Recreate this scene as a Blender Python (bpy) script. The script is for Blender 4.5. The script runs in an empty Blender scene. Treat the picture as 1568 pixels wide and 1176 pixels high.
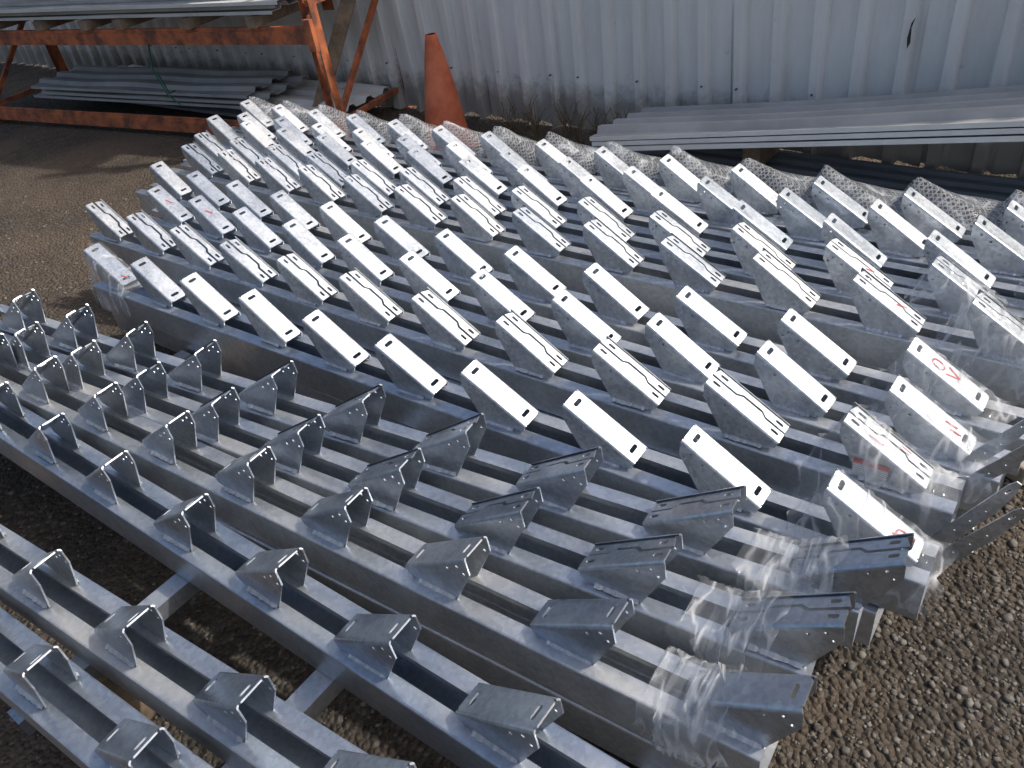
import bpy, bmesh, math, random
import numpy as np
from mathutils import Vector, Matrix, Euler
random.seed(7); rng=np.random.default_rng(7)
scene=bpy.context.scene
C42,S42=math.cos(math.radians(42)),math.sin(math.radians(42))
def W(t,n,z=0.0): return Vector((t*C42+n*S42,-t*S42+n*C42,z))
YAW=math.radians(-42)

# ------------------------------------------------------------ materials
def newmat(name):
    m=bpy.data.materials.new(name); m.use_nodes=True
    nt=m.node_tree; nt.nodes.clear()
    out=nt.nodes.new('ShaderNodeOutputMaterial'); b=nt.nodes.new('ShaderNodeBsdfPrincipled')
    nt.links.new(b.outputs[0],out.inputs[0]); return m,nt,b,out
def N(nt,typ,**kw):
    n=nt.nodes.new(typ)
    for k,v in kw.items(): setattr(n,k,v)
    return n
def noise(nt,vec,scale,detail=3,rough=.6):
    n=N(nt,'ShaderNodeTexNoise'); n.inputs['Scale'].default_value=scale; n.inputs['Detail'].default_value=detail; n.inputs['Roughness'].default_value=rough
    if vec is not None: nt.links.new(vec,n.inputs['Vector'])
    return n.outputs['Fac']
def ramp(nt,fac,stops):
    r=N(nt,'ShaderNodeValToRGB'); nt.links.new(fac,r.inputs[0])
    e=r.color_ramp.elements
    while len(e)<len(stops): e.new(.5)
    for el,(p,c) in zip(e,stops):
        el.position=p; el.color=(c,c,c,1) if isinstance(c,(int,float)) else (*c,1)
    return r.outputs[0]
def math_(nt,op,a,b_=None,c=None,clamp=False):
    n=N(nt,'ShaderNodeMath',operation=op); n.use_clamp=clamp
    for i,v in enumerate((a,b_,c)):
        if v is None: continue
        if isinstance(v,(int,float)): n.inputs[i].default_value=v
        else: nt.links.new(v,n.inputs[i])
    return n.outputs[0]
def mixc(nt,fac,a,b,mode='MIX'):
    m=N(nt,'ShaderNodeMix',data_type='RGBA',blend_type=mode)
    if isinstance(fac,(int,float)): m.inputs[0].default_value=fac
    else: nt.links.new(fac,m.inputs[0])
    for i,v in ((6,a),(7,b)):
        if isinstance(v,tuple): m.inputs[i].default_value=(*v,1)
        else: nt.links.new(v,m.inputs[i])
    return m.outputs[2]
def bump(nt,h,b,strength=.3,dist=.01):
    n=N(nt,'ShaderNodeBump'); n.inputs['Strength'].default_value=strength; n.inputs['Distance'].default_value=dist
    nt.links.new(h,n.inputs['Height']); nt.links.new(n.outputs[0],b.inputs['Normal']); return n
def coords(nt,kind='Object',offset=True):
    tc=N(nt,'ShaderNodeTexCoord'); v=tc.outputs[kind]
    if offset:
        oi=N(nt,'ShaderNodeObjectInfo'); ml=N(nt,'ShaderNodeMath',operation='MULTIPLY'); ml.inputs[1].default_value=37.
        nt.links.new(oi.outputs['Random'],ml.inputs[0])
        va=N(nt,'ShaderNodeVectorMath',operation='ADD'); nt.links.new(v,va.inputs[0]); nt.links.new(ml.outputs[0],va.inputs[1]); v=va.outputs[0]
    return v
def galv(name,lo,hi,rlo,rhi,metal=.9,dirt=.35,dcol=(.46,.42,.35),tint=(.74,.80,.88),bs=.10,rvar=.08):
    m,nt,b,out=newmat(name); v=coords(nt)
    vo=N(nt,'ShaderNodeTexVoronoi'); vo.inputs['Scale'].default_value=95; nt.links.new(v,vo.inputs['Vector'])
    bw=N(nt,'ShaderNodeSeparateColor'); nt.links.new(vo.outputs['Color'],bw.inputs[0])
    n1=noise(nt,v,6,4,.6)
    mp=N(nt,'ShaderNodeMapping'); mp.inputs['Scale'].default_value=(.5,2.,1.); nt.links.new(v,mp.inputs[0])
    n2=noise(nt,mp.outputs[0],3.0,4,.6)
    f=math_(nt,'MULTIPLY_ADD',bw.outputs[0],.26,n1)
    c=ramp(nt,f,[(.38,lo),(.86,hi)])
    oi=N(nt,'ShaderNodeObjectInfo')
    c=mixc(nt,1.0,c,ramp(nt,oi.outputs['Random'],[(0,tint),(1,(1.,1.,.99))]),'MULTIPLY')
    dm=ramp(nt,n2,[(.48,0.),(.70,dirt)])
    geo=N(nt,'ShaderNodeNewGeometry'); sx=N(nt,'ShaderNodeSeparateXYZ'); nt.links.new(geo.outputs['Normal'],sx.inputs[0])
    up=ramp(nt,sx.outputs[2],[(.6,0.2),(.95,1.)])
    mm=math_(nt,'MULTIPLY',dm,up)
    nt.links.new(mixc(nt,mm,c,dcol),b.inputs['Base Color'])
    nt.links.new(math_(nt,'MULTIPLY_ADD',mm,-.8,metal),b.inputs['Metallic'])
    rr_=math_(nt,'MULTIPLY_ADD',oi.outputs['Random'],rvar,ramp(nt,n2,[(.3,rlo),(.7,rhi)])); nt.links.new(rr_,b.inputs['Roughness'])
    bump(nt,n1,b,bs,.006)
    return m
M_BEAM=galv('galvanised_beam',(.48,.51,.55),(.74,.765,.80),.27,.44,.88,.5)
M_BRK=galv('galvanised_bracket_sunlit_tone',(.44,.47,.50),(.84,.855,.88),.30,.46,.90,.45,(.42,.40,.37),(.76,.81,.87),.16,.12)  # upper-stack brackets: sunlit brightness put into the zinc colour
M_BRK_SHADE=galv('galvanised_bracket_shaded_tone',(.42,.45,.49),(.72,.75,.79),.24,.36,.93,.2)  # same zinc for the near stack, its shaded look put into the colour
M_WELD=galv('weld_zinc',(.45,.46,.48),(.75,.75,.75),.45,.6,.5,.1)
def plain(name,c1,c2,scale=6,rough=.7,metal=0,bs=.2,bd=.005,stops=(.35,.65),off=True):
    m,nt,b,out=newmat(name); v=coords(nt,offset=off); n1=noise(nt,v,scale,5,.65)
    nt.links.new(ramp(nt,n1,[(stops[0],c1),(stops[1],c2)]),b.inputs['Base Color'])
    b.inputs['Roughness'].default_value=rough; b.inputs['Metallic'].default_value=metal; bump(nt,n1,b,bs,bd); return m
M_ORANGE=plain('rack_orange_rust',(.17,.065,.04),(.54,.16,.06),8,.7,0,.3,.004,(.38,.60))
M_CONE=plain('cone_faded_orange',(.44,.095,.04),(.60,.18,.09),8,.65)
M_WOOD=plain('weathered_timber',(.14,.10,.07),(.32,.24,.17),9,.85)
M_SHEET=plain('roof_sheet_grey',(.32,.32,.315),(.44,.44,.43),2.5,.55,.1,.05)
M_SHEETW=plain('roof_sheet_pale',(.60,.60,.58),(.74,.74,.72),2.5,.5,.05,.05)
M_DARKSH=plain('roof_sheet_dark',(.14,.16,.19),(.22,.24,.27),2.,.45,.4,.05)
M_BLACK=plain('dark_plastic',(.015,.015,.016),(.03,.03,.03),6,.6)
M_SCREW=plain('rusty_screw',(.08,.06,.05),(.16,.12,.10),6,.6)
M_TWIG=plain('dry_stem',(.10,.08,.05),(.22,.17,.10),20,.9)
M_GREEN=plain('green_strap',(.01,.10,.06),(.02,.16,.09),20,.6)
M_RED=plain('red_marker',(.55,.015,.03),(.65,.03,.05),20,.5)
m,nt,b,out=newmat('paper_label'); tc=N(nt,'ShaderNodeTexCoord'); sx=N(nt,'ShaderNodeSeparateXYZ'); nt.links.new(tc.outputs['Generated'],sx.inputs[0])
wv=N(nt,'ShaderNodeTexWave',bands_direction='Z'); wv.inputs['Scale'].default_value=2.2; wv.inputs['Distortion'].default_value=.6; nt.links.new(tc.outputs['Generated'],wv.inputs[0])
c=mixc(nt,ramp(nt,wv.outputs['Fac'],[(.7,0.),(.8,.8)]),(.80,.80,.79),(.12,.12,.13))
c=mixc(nt,ramp(nt,sx.outputs[2],[(.70,0.),(.72,1.)]),c,(.62,.10,.08)); nt.links.new(c,b.inputs['Base Color']); b.inputs['Roughness'].default_value=.6
M_LABEL=m
# fence
m,nt,b,out=newmat('fence_painted_steel'); v=coords(nt,offset=False)
mp=N(nt,'ShaderNodeMapping'); mp.inputs['Scale'].default_value=(3,3,.5); nt.links.new(v,mp.inputs[0])
n1=noise(nt,mp.outputs[0],2.2,6,.7); n2=noise(nt,v,14,5,.7)
c=ramp(nt,n1,[(.3,(.70,.695,.675)),(.7,(.84,.84,.82))])
sx=N(nt,'ShaderNodeSeparateXYZ'); nt.links.new(v,sx.inputs[0])
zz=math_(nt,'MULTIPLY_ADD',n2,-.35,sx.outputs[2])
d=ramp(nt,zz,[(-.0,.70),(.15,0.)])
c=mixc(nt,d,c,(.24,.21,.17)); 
sp=ramp(nt,n2,[(.66,0.),(.76,.5)]); c=mixc(nt,sp,c,(.35,.32,.28))
nt.links.new(c,b.inputs['Base Color']); b.inputs['Roughness'].default_value=.45; b.inputs['Metallic'].default_value=.0; bump(nt,n1,b,.25,.02)
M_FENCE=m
# ground
m,nt,b,out=newmat('dirt_gravel_ground'); v=coords(nt,offset=False)
n0=noise(nt,v,.55,4,.6); n1=noise(nt,v,9,7,.75)
vo=N(nt,'ShaderNodeTexVoronoi'); vo.inputs['Scale'].default_value=60; nt.links.new(v,vo.inputs['Vector'])
c=ramp(nt,n1,[(.3,(.030,.025,.020)),(.7,(.090,.073,.056))])
c=mixc(nt,ramp(nt,n0,[(.46,0.),(.62,.7)]),c,(.17,.120,.078))
sc=N(nt,'ShaderNodeSeparateColor'); nt.links.new(vo.outputs['Color'],sc.inputs[0])
c=mixc(nt,ramp(nt,sc.outputs[0],[(.7,0.),(.98,.45)]),c,(.19,.17,.145))
nt.links.new(c,b.inputs['Base Color']); b.inputs['Roughness'].default_value=.92
bump(nt,math_(nt,'MULTIPLY_ADD',vo.outputs['Distance'],-.9,n1),b,1.,.03); M_GROUND=m
M_STONE=plain('gravel_stone',(.045,.040,.034),(.27,.25,.22),30,.9,0,.2,.003,(.32,.75),False)
# film: clear glossy plastic with soft folds
def film(name,base,line,rs,mesh=False):
    m=bpy.data.materials.new(name); m.use_nodes=True; nt=m.node_tree; nt.nodes.clear()
    out=N(nt,'ShaderNodeOutputMaterial'); tr=N(nt,'ShaderNodeBsdfTransparent'); tr.inputs[0].default_value=(.97,.98,.99,1)
    b=N(nt,'ShaderNodeBsdfPrincipled'); b.inputs['Base Color'].default_value=(.74,.76,.78,1); b.inputs['Roughness'].default_value=.12
    mx=N(nt,'ShaderNodeMixShader'); v=coords(nt)
    mp=N(nt,'ShaderNodeMapping'); mp.inputs['Scale'].default_value=rs; mp.inputs['Rotation'].default_value=(.15,.35,.30); nt.links.new(v,mp.inputs[0])
    n1=noise(nt,mp.outputs[0],6,2.5,.5)
    ridge=math_(nt,'ABSOLUTE',math_(nt,'SUBTRACT',n1,.5))
    f=ramp(nt,ridge,[(.0,line),(.04,base),(.20,base*.6)])
    n2=noise(nt,v,6,2); f=math_(nt,'MULTIPLY',f,ramp(nt,n2,[(.38,.5),(.65,1.5)]),None,True)
    if mesh:
        vo=N(nt,'ShaderNodeTexVoronoi',feature='DISTANCE_TO_EDGE'); vo.inputs['Scale'].default_value=80; vo.inputs['Randomness'].default_value=.1; nt.links.new(v,vo.inputs['Vector'])
        g=ramp(nt,vo.outputs['Distance'],[(.06,.30),(.18,0.)])
        f=math_(nt,'ADD',f,g,None,True)
    nt.links.new(f,mx.inputs[0]); nt.links.new(tr.outputs[0],mx.inputs[1]); nt.links.new(b.outputs[0],mx.inputs[2]); nt.links.new(mx.outputs[0],out.inputs[0])
    bump(nt,n1,b,.6,.04); return m
M_FILM=film('stretch_wrap',.13,.50,(2.2,.8,.8)); M_MESH=film('mesh_wrap',.08,.35,(.8,.8,.8),True)

# ------------------------------------------------------------ helpers
def link(o,parent=None):
    scene.collection.objects.link(o)
    if parent: o.parent=parent
    return o
def obj(name,me,mats=None,parent=None,loc=None,rot=None):
    o=bpy.data.objects.new(name,me)
    if mats:
        for m in mats: me.materials.append(m)
    link(o,parent)
    if loc is not None: o.location=loc
    if rot is not None: o.rotation_euler=rot
    return o
def mesh(name,vs,fs,mi=None,smooth=False):
    me=bpy.data.meshes.new(name); me.from_pydata([tuple(v) for v in vs],[],fs)
    if mi: me.polygons.foreach_set('material_index',mi)
    if smooth: me.polygons.foreach_set('use_smooth',[True]*len(me.polygons))
    me.update(); return me
def fillpoly(outlines,th):
    cu=bpy.data.curves.new('tmp','CURVE'); cu.dimensions='2D'; cu.fill_mode='BOTH'; cu.extrude=th/2
    for pts in outlines:
        sp=cu.splines.new('POLY'); sp.points.add(len(pts)-1)
        for p,q in zip(sp.points,pts): p.co=(q[0],q[1],0,1)
        sp.use_cyclic_u=True
    o=bpy.data.objects.new('tmp',cu); scene.collection.objects.link(o)
    dg=bpy.context.evaluated_depsgraph_get(); me=bpy.data.meshes.new_from_object(o.evaluated_get(dg))
    vs=[v.co.copy() for v in me.vertices]; fs=[tuple(p.vertices) for p in me.polygons]
    bpy.data.objects.remove(o); bpy.data.curves.remove(cu); bpy.data.meshes.remove(me)
    return vs,fs
class MB:
    def __init__(s): s.v=[];s.f=[];s.m=[]
    def add(s,vs,fs,mi=0,fn=None):
        o=len(s.v); s.v+= [fn(v) if fn else Vector(v) for v in vs]; s.f+=[tuple(i+o for i in f) for f in fs]; s.m+=[mi]*len(fs)
    def box(s,x0,x1,y0,y1,z0,z1,mi=0,fn=None):
        vs=[Vector(p) for p in ((x0,y0,z0),(x1,y0,z0),(x1,y1,z0),(x0,y1,z0),(x0,y0,z1),(x1,y0,z1),(x1,y1,z1),(x0,y1,z1))]
        s.add(vs,[(0,3,2,1),(4,5,6,7),(0,1,5,4),(1,2,6,5),(2,3,7,6),(3,0,4,7)],mi,fn)
    def mesh(s,name,smooth=False): 
        me=mesh(name,s.v,s.f,s.m,smooth)
        bm=bmesh.new(); bm.from_mesh(me); bmesh.ops.recalc_face_normals(bm,faces=bm.faces); bm.to_mesh(me); bm.free(); return me
def slot(cx,cy,lx,ly,n=6):
    pts=[]
    if lx>=ly:
        r=ly/2;h=lx/2-r
        for i in range(n+1): a=-math.pi/2+math.pi*i/n; pts.append((cx+h+r*math.cos(a),cy+r*math.sin(a)))
        for i in range(n+1): a=math.pi/2+math.pi*i/n; pts.append((cx-h+r*math.cos(a),cy+r*math.sin(a)))
    else:
        r=lx/2;h=ly/2-r
        for i in range(n+1): a=math.pi*i/n; pts.append((cx+r*math.cos(a),cy+h+r*math.sin(a)))
        for i in range(n+1): a=math.pi+math.pi*i/n; pts.append((cx+r*math.cos(a),cy-h+r*math.sin(a)))
    return pts
RUN,RISE,LOW=.212,.136,.030
WP,WV=.082,.092
WL=math.hypot(RUN,RISE); CA,SA=RUN/WL,RISE/WL; TH=.004
def bracket_mesh(name,kind,flip):
    """folded plate: sloping slotted web + two gusset flanges. local: low far corner at origin, high end toward -x; flip: high end at x=0"""
    Wd=WP if kind=='plain' else WV
    r=.008; mb=MB()
    def place(s,y,w): return Vector((-s*CA+w*SA, y, LOW+s*SA+w*CA))
    y0,y1=-Wd+r,-r
    webs=[]
    if kind=='plain':
        ch=.006
        webs.append([[(ch,y0),(WL-ch,y0),(WL,y0+ch),(WL,y1-ch),(WL-ch,y1),(ch,y1),(0,y1-ch),(0,y0+ch)],
            slot(.028,-Wd*.5,.013,.036),slot(WL-.026,-Wd*.5,.013,.034)])
    else:
        g=.006; yc=-Wd*.5; q=WL/.2885
        wav=[(0,0),(.075,0),(.095,.012),(.17,.012),(.19,0),(.2885,0)]
        wav=[(s*q,o) for s,o in wav]
        near=[(0,y0),(WL,y0)]+[(s,yc+o-g) for s,o in reversed(wav)]
        far=[(s,yc+o+g) for s,o in wav]+[(WL-.012,y1),(0,y1)]
        webs.append([near,slot(.026,(y0+yc)/2-.002,.026,.010),slot(WL-.026,(y0+yc)/2-.002,.026,.010)])
        webs.append([far,slot(.026,(y1+yc)/2+.003,.026,.010),slot(WL-.034,(y1+yc)/2+.003,.026,.010)])
    for k,wb in enumerate(webs):
        vs,fs=fillpoly(wb,TH); off=-TH/2-(0.0 if k==0 else .004)
        mb.add(vs,fs,0,lambda p:place(p.x,p.y,p.z+off))
    for side in (0,1):
        vs=[];fs=[];n=5
        for s in (0,WL):
            for rad in (r,r-TH):
                for i in range(n+1):
                    a=math.pi/2*i/n
                    if side==0: y=-Wd+r-rad*math.cos(a)
                    else: y=-r+rad*math.cos(a)
                    vs.append(place(s,y,-r+rad*math.sin(a)))
        m=n+1
        for i in range(n):
            fs+=[(i,i+1,2*m+i+1,2*m+i),(m+i,3*m+i,3*m+i+1,m+i+1),(i,m+i,m+i+1,i+1),(2*m+i,2*m+i+1,3*m+i+1,3*m+i)]
        mb.add(vs,fs)
    hx,hz=-WL*CA-r*SA, LOW+WL*SA-r*CA
    lx,lz=-r*SA, LOW-r*CA
    el=.050; ex,ez=hx-el*.05,hz-el*CA
    out=[(lx,lz),(hx,hz),(ex,ez),(ex+.004,ez-.006),(-.158,.0),(-.042,.0),(-.010,.010)]
    for y in (-Wd+TH/2,-TH/2):
        holes=[slot(hx+.030,hz-.030,.009,.009,5),slot(hx+.014,hz-.046,.008,.008,5),slot(hx+.062,hz-.052,.009,.009,5)]
        vs,fs=fillpoly([out]+holes,TH)
        mb.add(vs,fs,0,lambda p:Vector((p.x,y+p.z,p.y)))
    for y,sg in ((-Wd,-1),(0,1)):
        vs=[];fs=[];n=16
        for i in range(n+1):
            x=-.155+.110*i/n; q=.006+random.uniform(-.0015,.002)
            vs+=[Vector((x,y+sg*q*1.3,.0005)),Vector((x,y+sg*q*.6,q*.7)),Vector((x,y,q*1.2)),Vector((x,y,.0005))]
        for i in range(n):
            for k in range(3): fs.append((i*4+k,i*4+k+1,(i+1)*4+k+1,(i+1)*4+k))
        mb.add(vs,fs,1)
    if flip: mb.v=[Vector((-RUN-v.x,v.y,v.z)) for v in mb.v]
    me=mb.mesh(name); me.materials.append(M_BRK_SHADE if flip else M_BRK); me.materials.append(M_WELD)
    return me
BM={(k,f):bracket_mesh('bracket_%s'%k,k,f) for k in('plain','wavy') for f in(False,True)}

BH=.13
YF,YN=.024,-.110
def beam_mesh(name,x0,x1):
    """lipped channel, lips up, open slot between lips. top at z=0."""
    a,b_=-.020,-.066
    po=[(a,0.),(YF-.005,0.),(YF-.0015,-.0015),(YF,-.005),(YF,-BH+.004),(YF-.004,-BH),(YN+.004,-BH),(YN,-BH+.004),(YN,-.005),(YN+.0015,-.0015),(YN+.005,0.),(b_,0.)]
    t=.0035
    pi_=[(a,-.016),(a+t,-.016),(a+t,-t),(YF-t-.003,-t),(YF-t,-.007),(YF-t,-.02),(YF-t,-BH+.006),(YF-.004-t,-BH+t),(YN+.004+t,-BH+t),(YN+t,-BH+.006),(YN+t,-.006),(YN+t+.003,-t),(b_-t,-t),(b_-t,-.016),(b_,-.016)]
    loop=po+pi_[::-1]
    n=len(loop); vs=[];fs=[]; segs=24; L=x1-x0; ph=random.uniform(0,6); am=random.uniform(.001,.003)
    for i in range(segs+1):
        x=x0+L*i/segs; dz=am*math.sin(ph+x*1.7); dy=am*math.sin(ph*2+x*1.3)
        vs+=[Vector((x,y+dy,z+dz-am)) for y,z in loop]
    for i in range(segs):
        for k in range(n): fs.append((i*n+k,i*n+(k+1)%n,(i+1)*n+(k+1)%n,(i+1)*n+k))
    fs.append(tuple(range(n))); fs.append(tuple(segs*n+k for k in range(n)))
    mb=MB(); mb.add(vs,fs); me=mb.mesh(name); me.materials.append(M_BEAM); return me
def film_sleeve(parent,xh,xl,Wd,x0,x1,seed,name='stretch_wrap'):
    r=random.Random(seed); vs=[];fs=[]; nx=30
    base=[(-Wd-.046,-.11),(-Wd-.042,-.05),(-Wd-.038,.0),(-Wd-.022,None,.4),(-Wd-.008,None,.85),(-Wd*.5,None,1.03),(.008,None,.9),(.024,None,.4),(.034,.0),(.036,-.05),(.038,-.10)]
    n=len(base)
    for i in range(nx+1):
        x=x0+(x1-x0)*i/nx
        u=(x-xl)/(xh-xl)
        if u<0: h=LOW*max(0,1+u*2.5)
        elif u<=1: h=LOW+u*RISE+.008
        else: h=(LOW+RISE)*max(.0,1-(u-1)*3)
        h=max(h,.006)
        for k,b_ in enumerate(base):
            z=b_[1] if b_[1] is not None else h*b_[2]
            j=.003; e=r.uniform(-.02,.02) if i in (0,nx) else 0
            rag=r.uniform(0,.05) if k in (0,n-1) else 0
            vs.append(Vector((x+r.uniform(-j,j)+e,b_[0]+r.uniform(-j,j),z+r.uniform(0,j)+rag)))
    for i in range(nx):
        for k in range(n-1): fs.append((i*n+k,i*n+k+1,(i+1)*n+k+1,(i+1)*n+k))
    return obj(name,mesh(name,vs,fs,smooth=True),[M_FILM],parent)
def marker(parent,strokes,xlow,name='red_marking'):
    mb=MB(); w=.0022
    for st in strokes:
        for a,b_ in zip(st[:-1],st[1:]):
            a=Vector(a);b2=Vector(b_); d=(b2-a)
            if d.length<1e-6: continue
            d.normalize(); q=Vector((-d.y,d.x))*w; a=a-d*w*.5; b2=b2+d*w*.5
            vs=[]
            for p in (a+q,a-q,b2-q,b2+q):
                s,y=p; vs.append(Vector((xlow-s*CA+.0016*SA,y,LOW+s*SA+.0016*CA)))
            mb.add(vs,[(0,1,2,3)])
    return obj(name,mb.mesh(name),[M_RED],parent)
def loopstroke(s,y,rs,ry,a0=0,a1=6.8,n=14): return [(s+rs*math.cos(a0+(a1-a0)*i/n),y+ry*math.sin(a0+(a1-a0)*i/n)) for i in range(n+1)]
ALL={}
def beam(key,p0,p1,ztop,kind,flip,x_left,x_right,el,er,steps):
    a=Vector(p0);b_=Vector(p1); d=(b_-a); L=d.length; d.normalize(); sp=L/steps
    ang=YAW+math.atan2(d.y,d.x)
    o=obj('steel_beam',beam_mesh('steel_beam',x_left-b_.x,x_right-b_.x),None,None,W(b_.x,b_.y,ztop),Euler((0,0,ang)))
    bm=BM[(kind,flip)]
    last=steps+er
    for i in range(-el,steps+1+er):
        x=-L+sp*i
        if not flip and key in('I','C'): x+=RUN
        c=bpy.data.objects.new('bracket_%d'%(i+el+1),bm); link(c,o)
        q=.3 if i==last or i==0 else 1
        c.location=(x+random.uniform(-.004,.004)*q,random.uniform(-.002,.002)*q,-.001); c.rotation_euler=(random.uniform(-.022,.022)*q,random.uniform(-.012,.012)*q,random.uniform(-.03,.03)*q)
    ALL[key]=(o,L,sp)
    return o
U=.372
beam('A',(-3.33,1.39),(-.13,1.46),U,'plain',False,-3.56,-.10,0,0,9)
beam('B',(-3.46,1.69),(-.17,1.71),U,'wavy',False,-4.12,-.10,1,0,9)
beam('E',(-2.95,1.91),(-.11,1.87),U,'plain',False,-4.05,-.03,2,0,8)
beam('D',(-2.92,2.11),(-.12,2.06),U,'plain',False,-4.4,.0,3,0,8)
beam('F',(-2.71,2.40),(-.36,2.38),U,'wavy',False,-4.5,.12,4,1,7)
beam('H',(-2.49,2.56),(-.51,2.56),U,'wavy',False,-4.55,.15,5,1,6)
beam('G',(-2.63,2.75),(-.23,2.71),U,'plain',False,-4.75,.45,5,1,7)
beam('I',(-2.02,2.88),(-.34,2.88),U,'plain',False,-4.75,.45,7,2,5)
beam('C',(-3.92,3.05),(-.27,3.02),U,'plain',False,-4.75,.45,2,2,11)
Lz=.430
beam('L1',(-2.22,1.07),(-.14,1.28),Lz,'wavy',True,-3.7,-.20,4,0,6)
beam('L2',(-2.29,.90),(-.19,1.08),Lz,'wavy',True,-3.9,-.24,4,0,6)
beam('L3',(-2.68,.75),(-.19,.87),Lz,'plain',True,-4.0,-.24,3,0,7)
beam('L4',(-2.33,.59),(-.55,.60),Lz,'plain',True,-4.0,-.22,4,1,5)
beam('L5',(-1.79,.29),(-.70,.36),Lz,'plain',True,-3.6,-.25,5,1,3)
beam('L6',(-1.52,.14),(-1.15,.16),Lz,'plain',True,-3.4,-.3,5,2,1)
def low_beam(t0,n0,t1,n1,ztop):
    a=Vector((t0,n0));b_=Vector((t1,n1)); d=b_-a
    return obj('steel_beam',beam_mesh('steel_beam',-d.length,0),None,None,W(t1,n1,ztop),Euler((0,0,YAW+math.atan2(d.y,d.x))))
for i,n in enumerate((1.42,1.66,1.9,2.12,2.38,2.60,2.82,3.02)):
    low_beam(-3.62-.12*min(i,6)+random.uniform(-.05,.05),n,-.18+.05*i,n+.02,U-BH-.006)
for (a,b_,c,d) in ((-3.8,.92,-.32,1.27),(-3.9,.77,-.34,1.06),(-3.9,.68,-.34,.86)):
    low_beam(a,b_,c,d,Lz-BH-.006)
def dunnage(t,n0,n1,z0,z1,w=.07):
    mb=MB(); L=n1-n0; th=.004
    mb.box(-w/2,w/2,0,L,z1-z0-th,z1-z0); mb.box(-w/2,w/2,0,L,0,th); mb.box(-w/2,-w/2+th,0,L,th,z1-z0-th); mb.box(w/2-th,w/2,0,L,th,z1-z0-th)
    return obj('steel_dunnage_bar',mb.mesh('steel_dunnage_bar'),[M_BEAM],None,W(t,n0,z0),Euler((0,0,YAW)))
def block(t,n,hx,hy,z0,z1,a=0):
    mb=MB(); mb.box(-hx,hx,-hy,hy,0,z1-z0)
    o=obj('timber_block',mb.mesh('timber_block'),[M_WOOD],None,W(t,n,z0),Euler((0,0,YAW+a)))
    mod=o.modifiers.new('b','BEVEL'); mod.width=.006; mod.segments=2
zl=Lz-2*BH-.012
for t in (-3.0,-1.76,-1.18,-.45):
    dunnage(t,.0,.62,Lz-BH-.058,Lz-BH-.006,.06)
    dunnage(t,.68,1.3,zl-.082,zl-.002)
    block(t,.22,.045,.10,.002,Lz-BH-.060,.05)
    block(t,.95,.05,.3,.002,zl-.084,-.03)
zu=U-2*BH-.012
for t in (-3.3,-2.1,-1.0,-.45):
    dunnage(t,1.40,3.1,.002,zu-.002,.09)
for i,(t,n,zt,tilt) in enumerate(((-.12,1.50,.27,1.0),(-.13,1.57,.27,1.05),(-.14,1.76,.27,.95),(-.16,1.83,.27,.98),(-.08,2.02,.27,.85),(-.06,2.10,.27,.85))):
    ol=[(0,-.022),(.20,-.016),(.28,.0),(.305,.010),(.305,.022),(.285,.026),(.08,.018),(0,.012)]
    vs,fs=fillpoly([ol,slot(.27,.013,.018,.007)]+[slot(.09+.05*k,.0,.006,.006,4) for k in range(3)],.004)
    mb=MB(); mb.add(vs,fs,0,lambda p:Vector((p.x,p.z,p.y)))
    mb.box(-.05,.12,.003,.022,-.026,-.0225)
    obj('steel_end_plate',mb.mesh('steel_end_plate'),[M_BRK],None,W(t,n,zt),Euler((.05,-tilt,YAW+.05)))

for key in ('A','B','E','D'):
    o,L,sp=ALL[key]; Wd=WV if key=='B' else WP
    film_sleeve(o,-RUN,0,Wd,-.30,.06,ord(key))
for key in ('L1','L2','L3'):
    o,L,sp=ALL[key]; Wd=WP if key=='L3' else WV
    film_sleeve(o,0,-RUN,Wd,-.32 if key!='L3' else -.30,-.12,ord(key[1]))
    film_sleeve(o,0,-RUN,Wd+.008,-.26,-.16,ord(key[1])+3)
o,L,sp=ALL['A']; film_sleeve(o,-L-RUN,-L,WP,-L-.22,-L+.05,3)
for k,wd in (('G',WP),('F',WV),('H',WV)):
    o,L,sp=ALL[k]; film_sleeve(o,sp-RUN,sp,wd,sp-.27,sp+.05,ord(k))
marker(ALL['A'][0],[loopstroke(.050,-.045,.018,.014),[(.075,-.058),(.022,-.028)]],0)
marker(ALL['D'][0],[loopstroke(.16,-.042,.02,.014),[(.13,-.055),(.09,-.035),(.13,-.022)]],0)
marker(ALL['E'][0],[[(.07,-.05),(.04,-.045)],[(.09,-.035),(.055,-.03)]],0)
marker(ALL['B'][0],[[(.18,-.07),(.14,-.067)],[(.10,-.025),(.07,-.025)]],0)
for key,i,ss in (('E',-2,.15),('E',-1,.16),('F',7,.1),('H',6,.1),('A',0,.05)):
    o,L,sp=ALL[key]; marker(o,[[(ss,-.05),(ss-.03,-.035)]],-L+sp*i)
def label(key,x):
    Wd=WV if key=='B' else WP
    mb=MB(); y=-Wd-.003; mb.add([(x,y,.018),(x+.085,y,.018),(x+.085,y,.062),(x,y,.062)],[(0,1,2,3)]); obj('paper_label',mb.mesh('paper_label'),[M_LABEL],ALL[key][0])
label('B',-.175)

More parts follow.
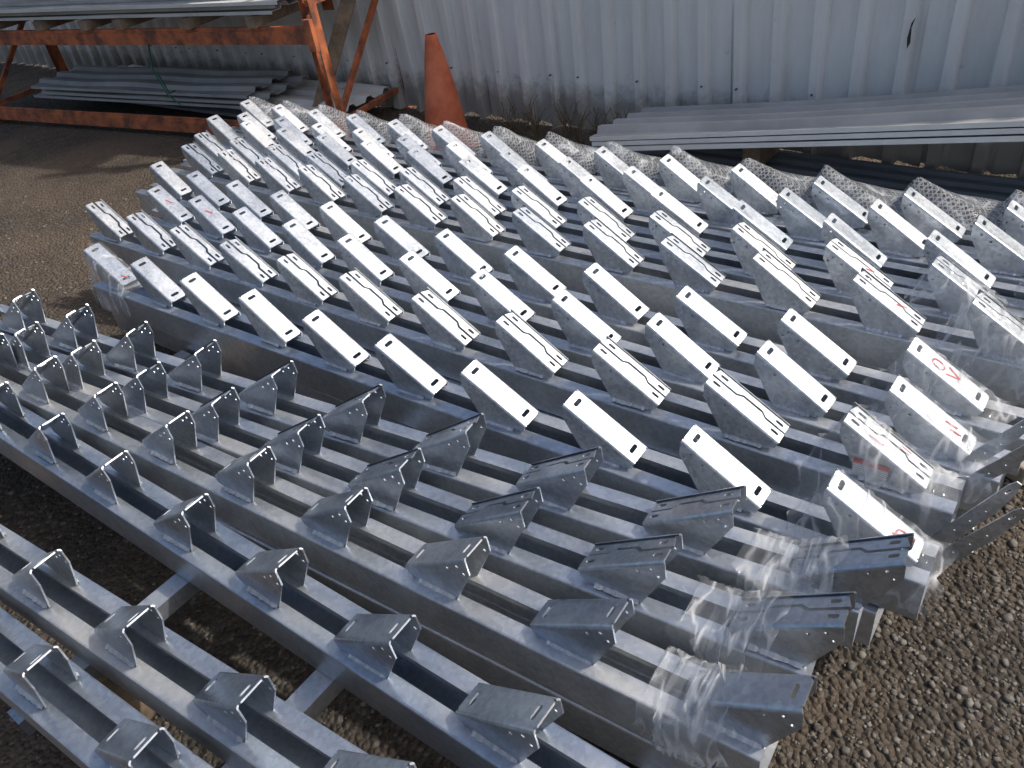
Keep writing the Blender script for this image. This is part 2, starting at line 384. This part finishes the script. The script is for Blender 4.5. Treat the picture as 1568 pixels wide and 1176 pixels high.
def mesh_wrap():
    vs=[];fs=[]; nt_=360; o,L,sp=ALL['C']
    prof=[(-.035,.25),(-.012,.62),(.015,1.0),(.05,.93),(.10,.74),(.16,.50),(.22,.28),(.27,.06),(.30,-.12),(.33,-.26)]
    n=len(prof)
    for i in range(nt_+1):
        t=-4.6+5.3*i/nt_
        ph=((t+.27+5*sp)/sp)%1.0
        h=.178*(1-ph*.95) if ph<.78 else .178*(.26+(ph-.78)/.22*.74)
        h=max(h,.035)
        wob=.006*math.sin(t*11)+.002*math.sin(t*31+1)
        for j,(yy,q) in enumerate(prof):
            hh=.5*h+.5*.13 if j>4 else h
            z=U+(hh*q if q>0 else q)
            vs.append(W(t+.03*math.sin(t*9)*yy*4,3.05+yy+wob*(1 if yy>.0 else .2),z+.004+wob*.5))
    for i in range(nt_):
        for k in range(n-1): fs.append((i*n+k,(i+1)*n+k,(i+1)*n+k+1,i*n+k+1))
    return obj('plastic_mesh_wrap',mesh('plastic_mesh_wrap',vs,fs,smooth=True),[M_MESH])
mesh_wrap()

# ------------------------------------------------------------ ground and gravel
obj('ground',mesh('ground',[(-300,-300,0),(300,-300,0),(300,300,0),(-300,300,0)],[(0,1,2,3)]),[M_GROUND])
def gravel(regions):
    ico=bmesh.new(); bmesh.ops.create_icosphere(ico,subdivisions=1,radius=1); bv=np.array([v.co[:] for v in ico.verts]); bf=np.array([[v.index for v in f.verts] for f in ico.faces]); ico.free()
    V=[];F=[];o=0
    for (x0,x1,y0,y1,n,smin,smax) in regions:
        xs=rng.uniform(x0,x1,n); ys=rng.uniform(y0,y1,n); s=smin+(smax-smin)*rng.beta(.6,4.2,n)
        for x,y,q in zip(xs,ys,s):
            sc=q*rng.uniform(.6,1.2,3); sc[2]*=.6; a=rng.uniform(0,6.28)
            v=bv*(1+rng.uniform(-.22,.22,(12,1)))*sc
            v=np.stack([v[:,0]*math.cos(a)-v[:,1]*math.sin(a)+x,v[:,0]*math.sin(a)+v[:,1]*math.cos(a)+y,v[:,2]+sc[2]*.25],1)
            V.append(v);F.append(bf+o);o+=12
    V=np.concatenate(V);F=np.concatenate(F)
    me=bpy.data.meshes.new('gravel'); me.vertices.add(len(V)); me.vertices.foreach_set('co',V.ravel())
    me.loops.add(F.size); me.loops.foreach_set('vertex_index',F.ravel()); me.polygons.add(len(F)); me.polygons.foreach_set('loop_start',np.arange(0,F.size,3)); me.polygons.foreach_set('loop_total',np.full(len(F),3)); me.update(calc_edges=True)
    obj('gravel',me,[M_STONE])
gravel([(.3,2.4,.3,2.6,12000,.0022,.024),(-2.2,.4,.3,2.0,3500,.002,.018),(-4.5,-1.2,2.0,5.5,4500,.0025,.024),(-7,-1,5,9,1200,.004,.024)])

# ------------------------------------------------------------ fence
def fence():
    par=bpy.data.objects.new('corrugated_metal_fence',None); link(par); par.location=W(0,4.45,0); par.rotation_euler=(0,0,YAW)
    x=-16.0;k=0; r=random.Random(3); P=.215
    while x<9:
        w=P*5; pts=[]
        for q in range(5):
            for a,b_ in ((0,0),(.50,0),(.58,.055),(.80,.055),(.88,0)): pts.append(((q+a)*P,b_))
        pts.append((w+.09,0))
        zs=[.0,.15,.4,.7,1.0,1.4,2.0]; vs=[];fs=[]; lean=r.uniform(-.008,.008); off=r.uniform(0,.006)
        for z in zs:
            for (px,py) in pts:
                dent=.014*math.sin(px*5+k)*math.sin(z*4+k*2)
                if z<.2: dent+=r.uniform(-.014,.014)
                vs.append(Vector((x+px+lean*z,-py+dent-off-(.004 if px>w else 0),z+(r.uniform(0,.03) if z==0 else 0))))
        n=len(pts)
        for i in range(len(zs)-1):
            for j in range(n-1): fs.append((i*n+j,i*n+j+1,(i+1)*n+j+1,(i+1)*n+j))
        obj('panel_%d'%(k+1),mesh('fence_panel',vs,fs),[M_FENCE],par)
        mb=MB()
        for z in (.36,1.7):
            for j in (0,2,4):
                cx=x+j*P+.69*P
                mb.box(cx-.004,cx+.004,-.057-off-.014,-.050-off,z-.004,z+.004)
        obj('screws_%d'%(k+1),mb.mesh('screws'),[M_SCREW],par)
        x+=w;k+=1
    mb=MB(); mb.box(-16,9,.03,.08,.3,.36); mb.box(-16,9,.03,.08,1.7,1.76)
    for i in range(12): mb.box(-16+i*2.2,-15.93+i*2.2,.08,.15,0,1.95)
    obj('rails',mb.mesh('rails'),[M_SHEET],par)
    mb=MB(); mb.add([(0,0,0),(.012,0,.03),(.007,0,.10),(.02,0,.15),(.003,0,.12),(-.006,0,.05)],[(0,1,2,3,4,5)]); obj('tear',mb.mesh('tear'),[M_BLACK],par,loc=(-1.0,-.078,.62))
fence()

# ------------------------------------------------------------ sheets
def sheetstack(name,L,wd,n,matl,pitch=.19,depth=.03,gap=.035,jit=.03,seed=1,edge=None):
    par=bpy.data.objects.new(name,None); link(par); r=random.Random(seed)
    for k in range(n):
        pts=[];y=0
        while y<wd:
            for a,b_ in ((0,0),(.45,0),(.58,depth),(.82,depth),(.95,0)): pts.append((y+a*pitch,b_))
            y+=pitch
        dx=r.uniform(-jit,jit)*3; dy=r.uniform(-jit,jit); vs=[];fs=[]; m=len(pts); sg=14
        for i in range(sg+1):
            x=L*i/sg+dx; s=.007*math.sin(i*.9+k)
            vs+=[Vector((x,a+dy,b_+k*gap+s)) for a,b_ in pts]
        for i in range(sg):
            for j in range(m-1): fs.append((i*m+j,(i+1)*m+j,(i+1)*m+j+1,i*m+j+1))
        o=obj('sheet_%d'%(k+1),mesh('ribbed_sheet',vs,fs),[matl[k%len(matl)]],par)
        s=o.modifiers.new('s','SOLIDIFY'); s.thickness=.004
        mb=MB(); mb.box(dx,L+dx,dy-.006,dy-.001,k*gap-.018,k*gap+.004); obj('edge_%d'%(k+1),mb.mesh('edge'),[edge or matl[k%len(matl)]],par)
    return par
s=sheetstack('shade_sheet_stack',5.0,.64,3,[M_SHEET],pitch=.16,depth=.038,gap=.028,seed=5,edge=M_SHEETW)
ex=(W(-.36,3.6,.55)-W(-2.39,3.6,.27)).normalized(); ey=(W(-2.39,4.25,.17)-W(-2.39,3.6,.26)); ey=(ey-ex*ey.dot(ex)).normalized(); ez=ex.cross(ey)
Mx=Matrix((ex,ey,ez)).transposed().to_4x4(); Mx.translation=W(-2.45,3.63,.23); s.matrix_world=Mx
s=sheetstack('shade_sheet_stack',5.4,.95,2,[M_DARKSH,M_DARKSH],pitch=.10,depth=.02,gap=.03,seed=8); s.location=W(-2.3,3.28,.03); s.rotation_euler=(0,0,YAW)
block(-1.6,4.10,.05,.14,.09,.24); block(1.6,4.0,.05,.30,.09,.62)
mb=MB(); mb.box(0,.35,0,.05,0,.06); mb.box(0,.05,.052,.4,.005,.05); mb.box(.1,.3,.1,.3,0,.09)
o=obj('black_plastic_offcut',mb.mesh('black_plastic_offcut'),[M_BLACK],None,W(-2.75,3.75,.0),Euler((0,.1,YAW+.2))); bv=o.modifiers.new('b','BEVEL'); bv.width=.012; bv.segments=3

# ------------------------------------------------------------ pallet rack
def rack():
    par=bpy.data.objects.new('pallet_rack',None); link(par)
    A=Vector((-8.75,3.05));B=Vector((-4.5,3.66)); d=(B-A); L=d.length; ang=YAW+math.atan2(d.y,d.x)
    par.location=W(A.x,A.y,0); par.rotation_euler=(0,0,ang)
    Hh=2.6; D=.80; w=.085; holes=[]; z=.06
    while z<Hh-.05: holes.append(z); z+=.05
    pv,pf=fillpoly([[(0,0),(w,0),(w,Hh),(0,Hh)]]+[slot(.022,z,.014,.022,4) for z in holes]+[slot(w-.022,z,.014,.022,4) for z in holes],.004)
    for i,(x,y) in enumerate(((0,0),(L-w,0),(0,D),(L-w,D))):
        mb=MB(); mb.add(pv,pf,0,lambda p:Vector((x+p.x,y+p.z,p.y)))
        mb.box(x,x+.004,y+.003,y+.07,0,Hh); mb.box(x+w-.004,x+w,y+.003,y+.07,0,Hh); mb.box(x-.02,x+w+.02,y-.02,y+.09,0.001,.008)
        obj('post_%d'%(i+1),mb.mesh('post'),[M_ORANGE],par)
    for i,(z,y) in enumerate(((.10,-.045),(.77,-.045),(.10,D+.07),(.77,D+.07),(1.85,-.045),(1.85,D+.07))):  # topmost pair is out of view, added to carry the shading load
        mb=MB(); mb.box(.0,L,y,y+.042,z-.055,z+.03); mb.box(0,L,y+.012,y+.042,z+.03,z+.055)
        mb.box(-.01,.04,y-.006,y+.03,z-.1,z+.1); mb.box(L-.05,L+.01,y-.006,y+.03,z-.1,z+.1)
        obj('beam_%d'%(i+1),mb.mesh('rack_beam'),[M_ORANGE],par)
    for x in (0.03,L-.05):
        for j,(za,zb) in enumerate(((.15,.85),(.85,1.6),(.15,.15),(.95,.95))):
            mb=MB(); a=Vector((x,.03,za)) if j%2==0 else Vector((x,D,za)); b_=Vector((x,D,zb)) if j%2==0 else Vector((x,.03,zb))
            dd=b_-a; u=dd.normalized(); v_=Vector((1,0,0)); q=u.cross(v_)
            mb.box(0,dd.length,-.015,.015,-.02,.02,0,lambda p:a+u*p.x+v_*p.y+q*p.z); obj('brace',mb.mesh('brace'),[M_ORANGE],par)
    r=random.Random(2)
    for zb in (.828,1.908):  # upper row is out of view, added with the shading load
        for x in (.35,.7,1.35,1.95,2.35,3.1,3.75):
            mb=MB(); mb.box(x,x+r.uniform(.07,.1),-.06+r.uniform(-.02,.02),D+.1,zb,zb+.067); obj('bearer',mb.mesh('bearer'),[M_WOOD],par)
rack()
s=sheetstack('shade_sheet_stack',4.3,.8,4,[M_SHEETW,M_SHEET],gap=.035,jit=.05,seed=3); s.location=W(-9.0,3.0,.92); s.rotation_euler=(0,0,YAW+.142)
s=sheetstack('shade_sheet_stack',4.4,.85,3,[M_SHEETW,M_SHEET],gap=.035,jit=.05,seed=4); s.location=W(-9.0,3.0,2.0); s.rotation_euler=(0,0,YAW+.142)  # unseen upper-shelf load, added to cast shade on the left ground
s=sheetstack('shade_sheet_stack',3.5,.5,4,[M_SHEET,M_SHEETW],gap=.04,jit=.06,seed=9); s.location=W(-8.3,3.78,.05); s.rotation_euler=(0,0,YAW+.02)
s=sheetstack('shade_sheet_stack',2.8,.4,3,[M_SHEET,M_SHEET],gap=.04,jit=.06,seed=11); s.location=W(-8.3,3.30,.20); s.rotation_euler=(0,0,YAW+.13)
def plank(name,a,b_,w,h,mat):
    mb=MB(); d=b_-a; u=d.normalized(); v_=u.cross(Vector((0,0,1))).normalized(); q=u.cross(v_)
    mb.box(0,d.length,-w/2,w/2,-h/2,h/2,0,lambda p:a+u*p.x+v_*p.y+q*p.z); o=obj(name,mb.mesh(name),[mat]); bv=o.modifiers.new('b','BEVEL'); bv.width=.004; return o
plank('timber_plank',W(-5.05,3.85,.02),W(-4.45,4.25,1.25),.03,.10,M_WOOD)
cu=bpy.data.curves.new('green_strap','CURVE'); cu.dimensions='3D'; cu.bevel_depth=.006
for pts in (((-6.3,3.5,.75),(-6.32,3.45,.5),(-6.28,3.47,.3),(-6.2,3.5,.22)),((-6.36,3.5,.45),(-6.30,3.5,.30),(-6.2,3.5,.33))):
    sp=cu.splines.new('POLY'); sp.points.add(len(pts)-1)
    for p,q in zip(sp.points,pts): p.co=(*W(*q),1)
o=bpy.data.objects.new('green_strap',cu); link(o); cu.materials.append(M_GREEN)

def cone():
    mb=MB(); seg=40; prof=[(.175,.02),(.17,.05),(.15,.06),(.14,.13),(.10,.36),(.066,.56),(.042,.68),(.034,.72),(.026,.72)]
    vs=[];fs=[]
    for rr,z in prof:
        for i in range(seg):
            a=2*math.pi*i/seg; q=rr*(1+.09*math.sin(2*a+z*4)+.03*math.sin(3*a-z*9)); vs.append(Vector((q*math.cos(a)+.03*z*z,q*math.sin(a)*.9,z)))
    for k in range(len(prof)-1):
        for i in range(seg): fs.append((k*seg+i,k*seg+(i+1)%seg,(k+1)*seg+(i+1)%seg,(k+1)*seg+i))
    mb.add(vs,fs); o=obj('traffic_cone',mb.mesh('traffic_cone',True),[M_CONE],None,W(-3.74,3.93,0),Euler((.0,-.01,.3)))
    m2=MB(); m2.box(-.20,.20,-.20,.20,.0,.028); b_=obj('base',m2.mesh('cone_base'),[M_CONE],o); bv=b_.modifiers.new('b','BEVEL'); bv.width=.02; bv.segments=3
cone()
cu=bpy.data.curves.new('weeds','CURVE'); cu.dimensions='3D'; cu.bevel_depth=.0018
r=random.Random(9)
for c in range(34):
    t0=r.choice([-3.4,-3.2,-3.1,-2.9,-2.7,-2.5,-5.2])+r.uniform(-.12,.12); n0=4.25+r.uniform(-.1,.12)
    for k in range(7):
        sp=cu.splines.new('POLY'); sp.points.add(5); dx,dy=r.uniform(-.09,.09),r.uniform(-.06,.04); h=r.uniform(.05,.24)
        for j,p in enumerate(sp.points): q=j/5; p.co=(*W(t0+dx*q*q+r.uniform(-.006,.006),n0+dy*q*q,h*q),1)
o=bpy.data.objects.new('weeds',cu); link(o); cu.materials.append(M_TWIG)
mb=MB(); mb.box(0,.6,-.05,.05,0,.07); o=obj('timber_plank',mb.mesh('timber_plank'),[plain('pale_timber',(.40,.34,.24),(.52,.46,.35),8,.8)],None,(1.46,1.66,.0),Euler((0,0,.35))); bv=o.modifiers.new('b','BEVEL'); bv.width=.008; bv.segments=2

# ------------------------------------------------------------ light
sd=Vector((.672,-.121,.73)).normalized()
sl=bpy.data.lights.new('sun','SUN'); sl.energy=3.1; sl.angle=math.radians(1.5); sl.color=(1,.96,.90)
so=bpy.data.objects.new('sun',sl); link(so); so.rotation_mode='QUATERNION'; so.rotation_quaternion=sd.to_track_quat('Z','Y')
w=bpy.data.worlds.new('World'); scene.world=w; w.use_nodes=True; nt=w.node_tree
bg=nt.nodes['Background']; sk=nt.nodes.new('ShaderNodeTexSky'); sk.sky_type='NISHITA'; sk.sun_disc=False
sk.sun_elevation=math.asin(sd.z); sk.sun_rotation=math.atan2(sd.x,sd.y); sk.dust_density=5; sk.ozone_density=.5
nt.links.new(sk.outputs[0],bg.inputs[0]); bg.inputs[1].default_value=.145
scene.view_settings.view_transform='Standard'; scene.view_settings.look='None'; scene.view_settings.exposure=0
p,rr=36.5,-9.5
a=math.radians(90-p)
R=Matrix.Rotation(a,4,'X')@Matrix.Rotation(math.radians(rr),4,'Z'); R.translation=Vector((0,0,1.9))
cam=bpy.data.cameras.new('camera'); cam.sensor_width=36; cam.lens=36*1220/1568; cam.clip_start=.05; cam.clip_end=1000
co=bpy.data.objects.new('camera',cam); link(co); co.matrix_world=R; scene.camera=co
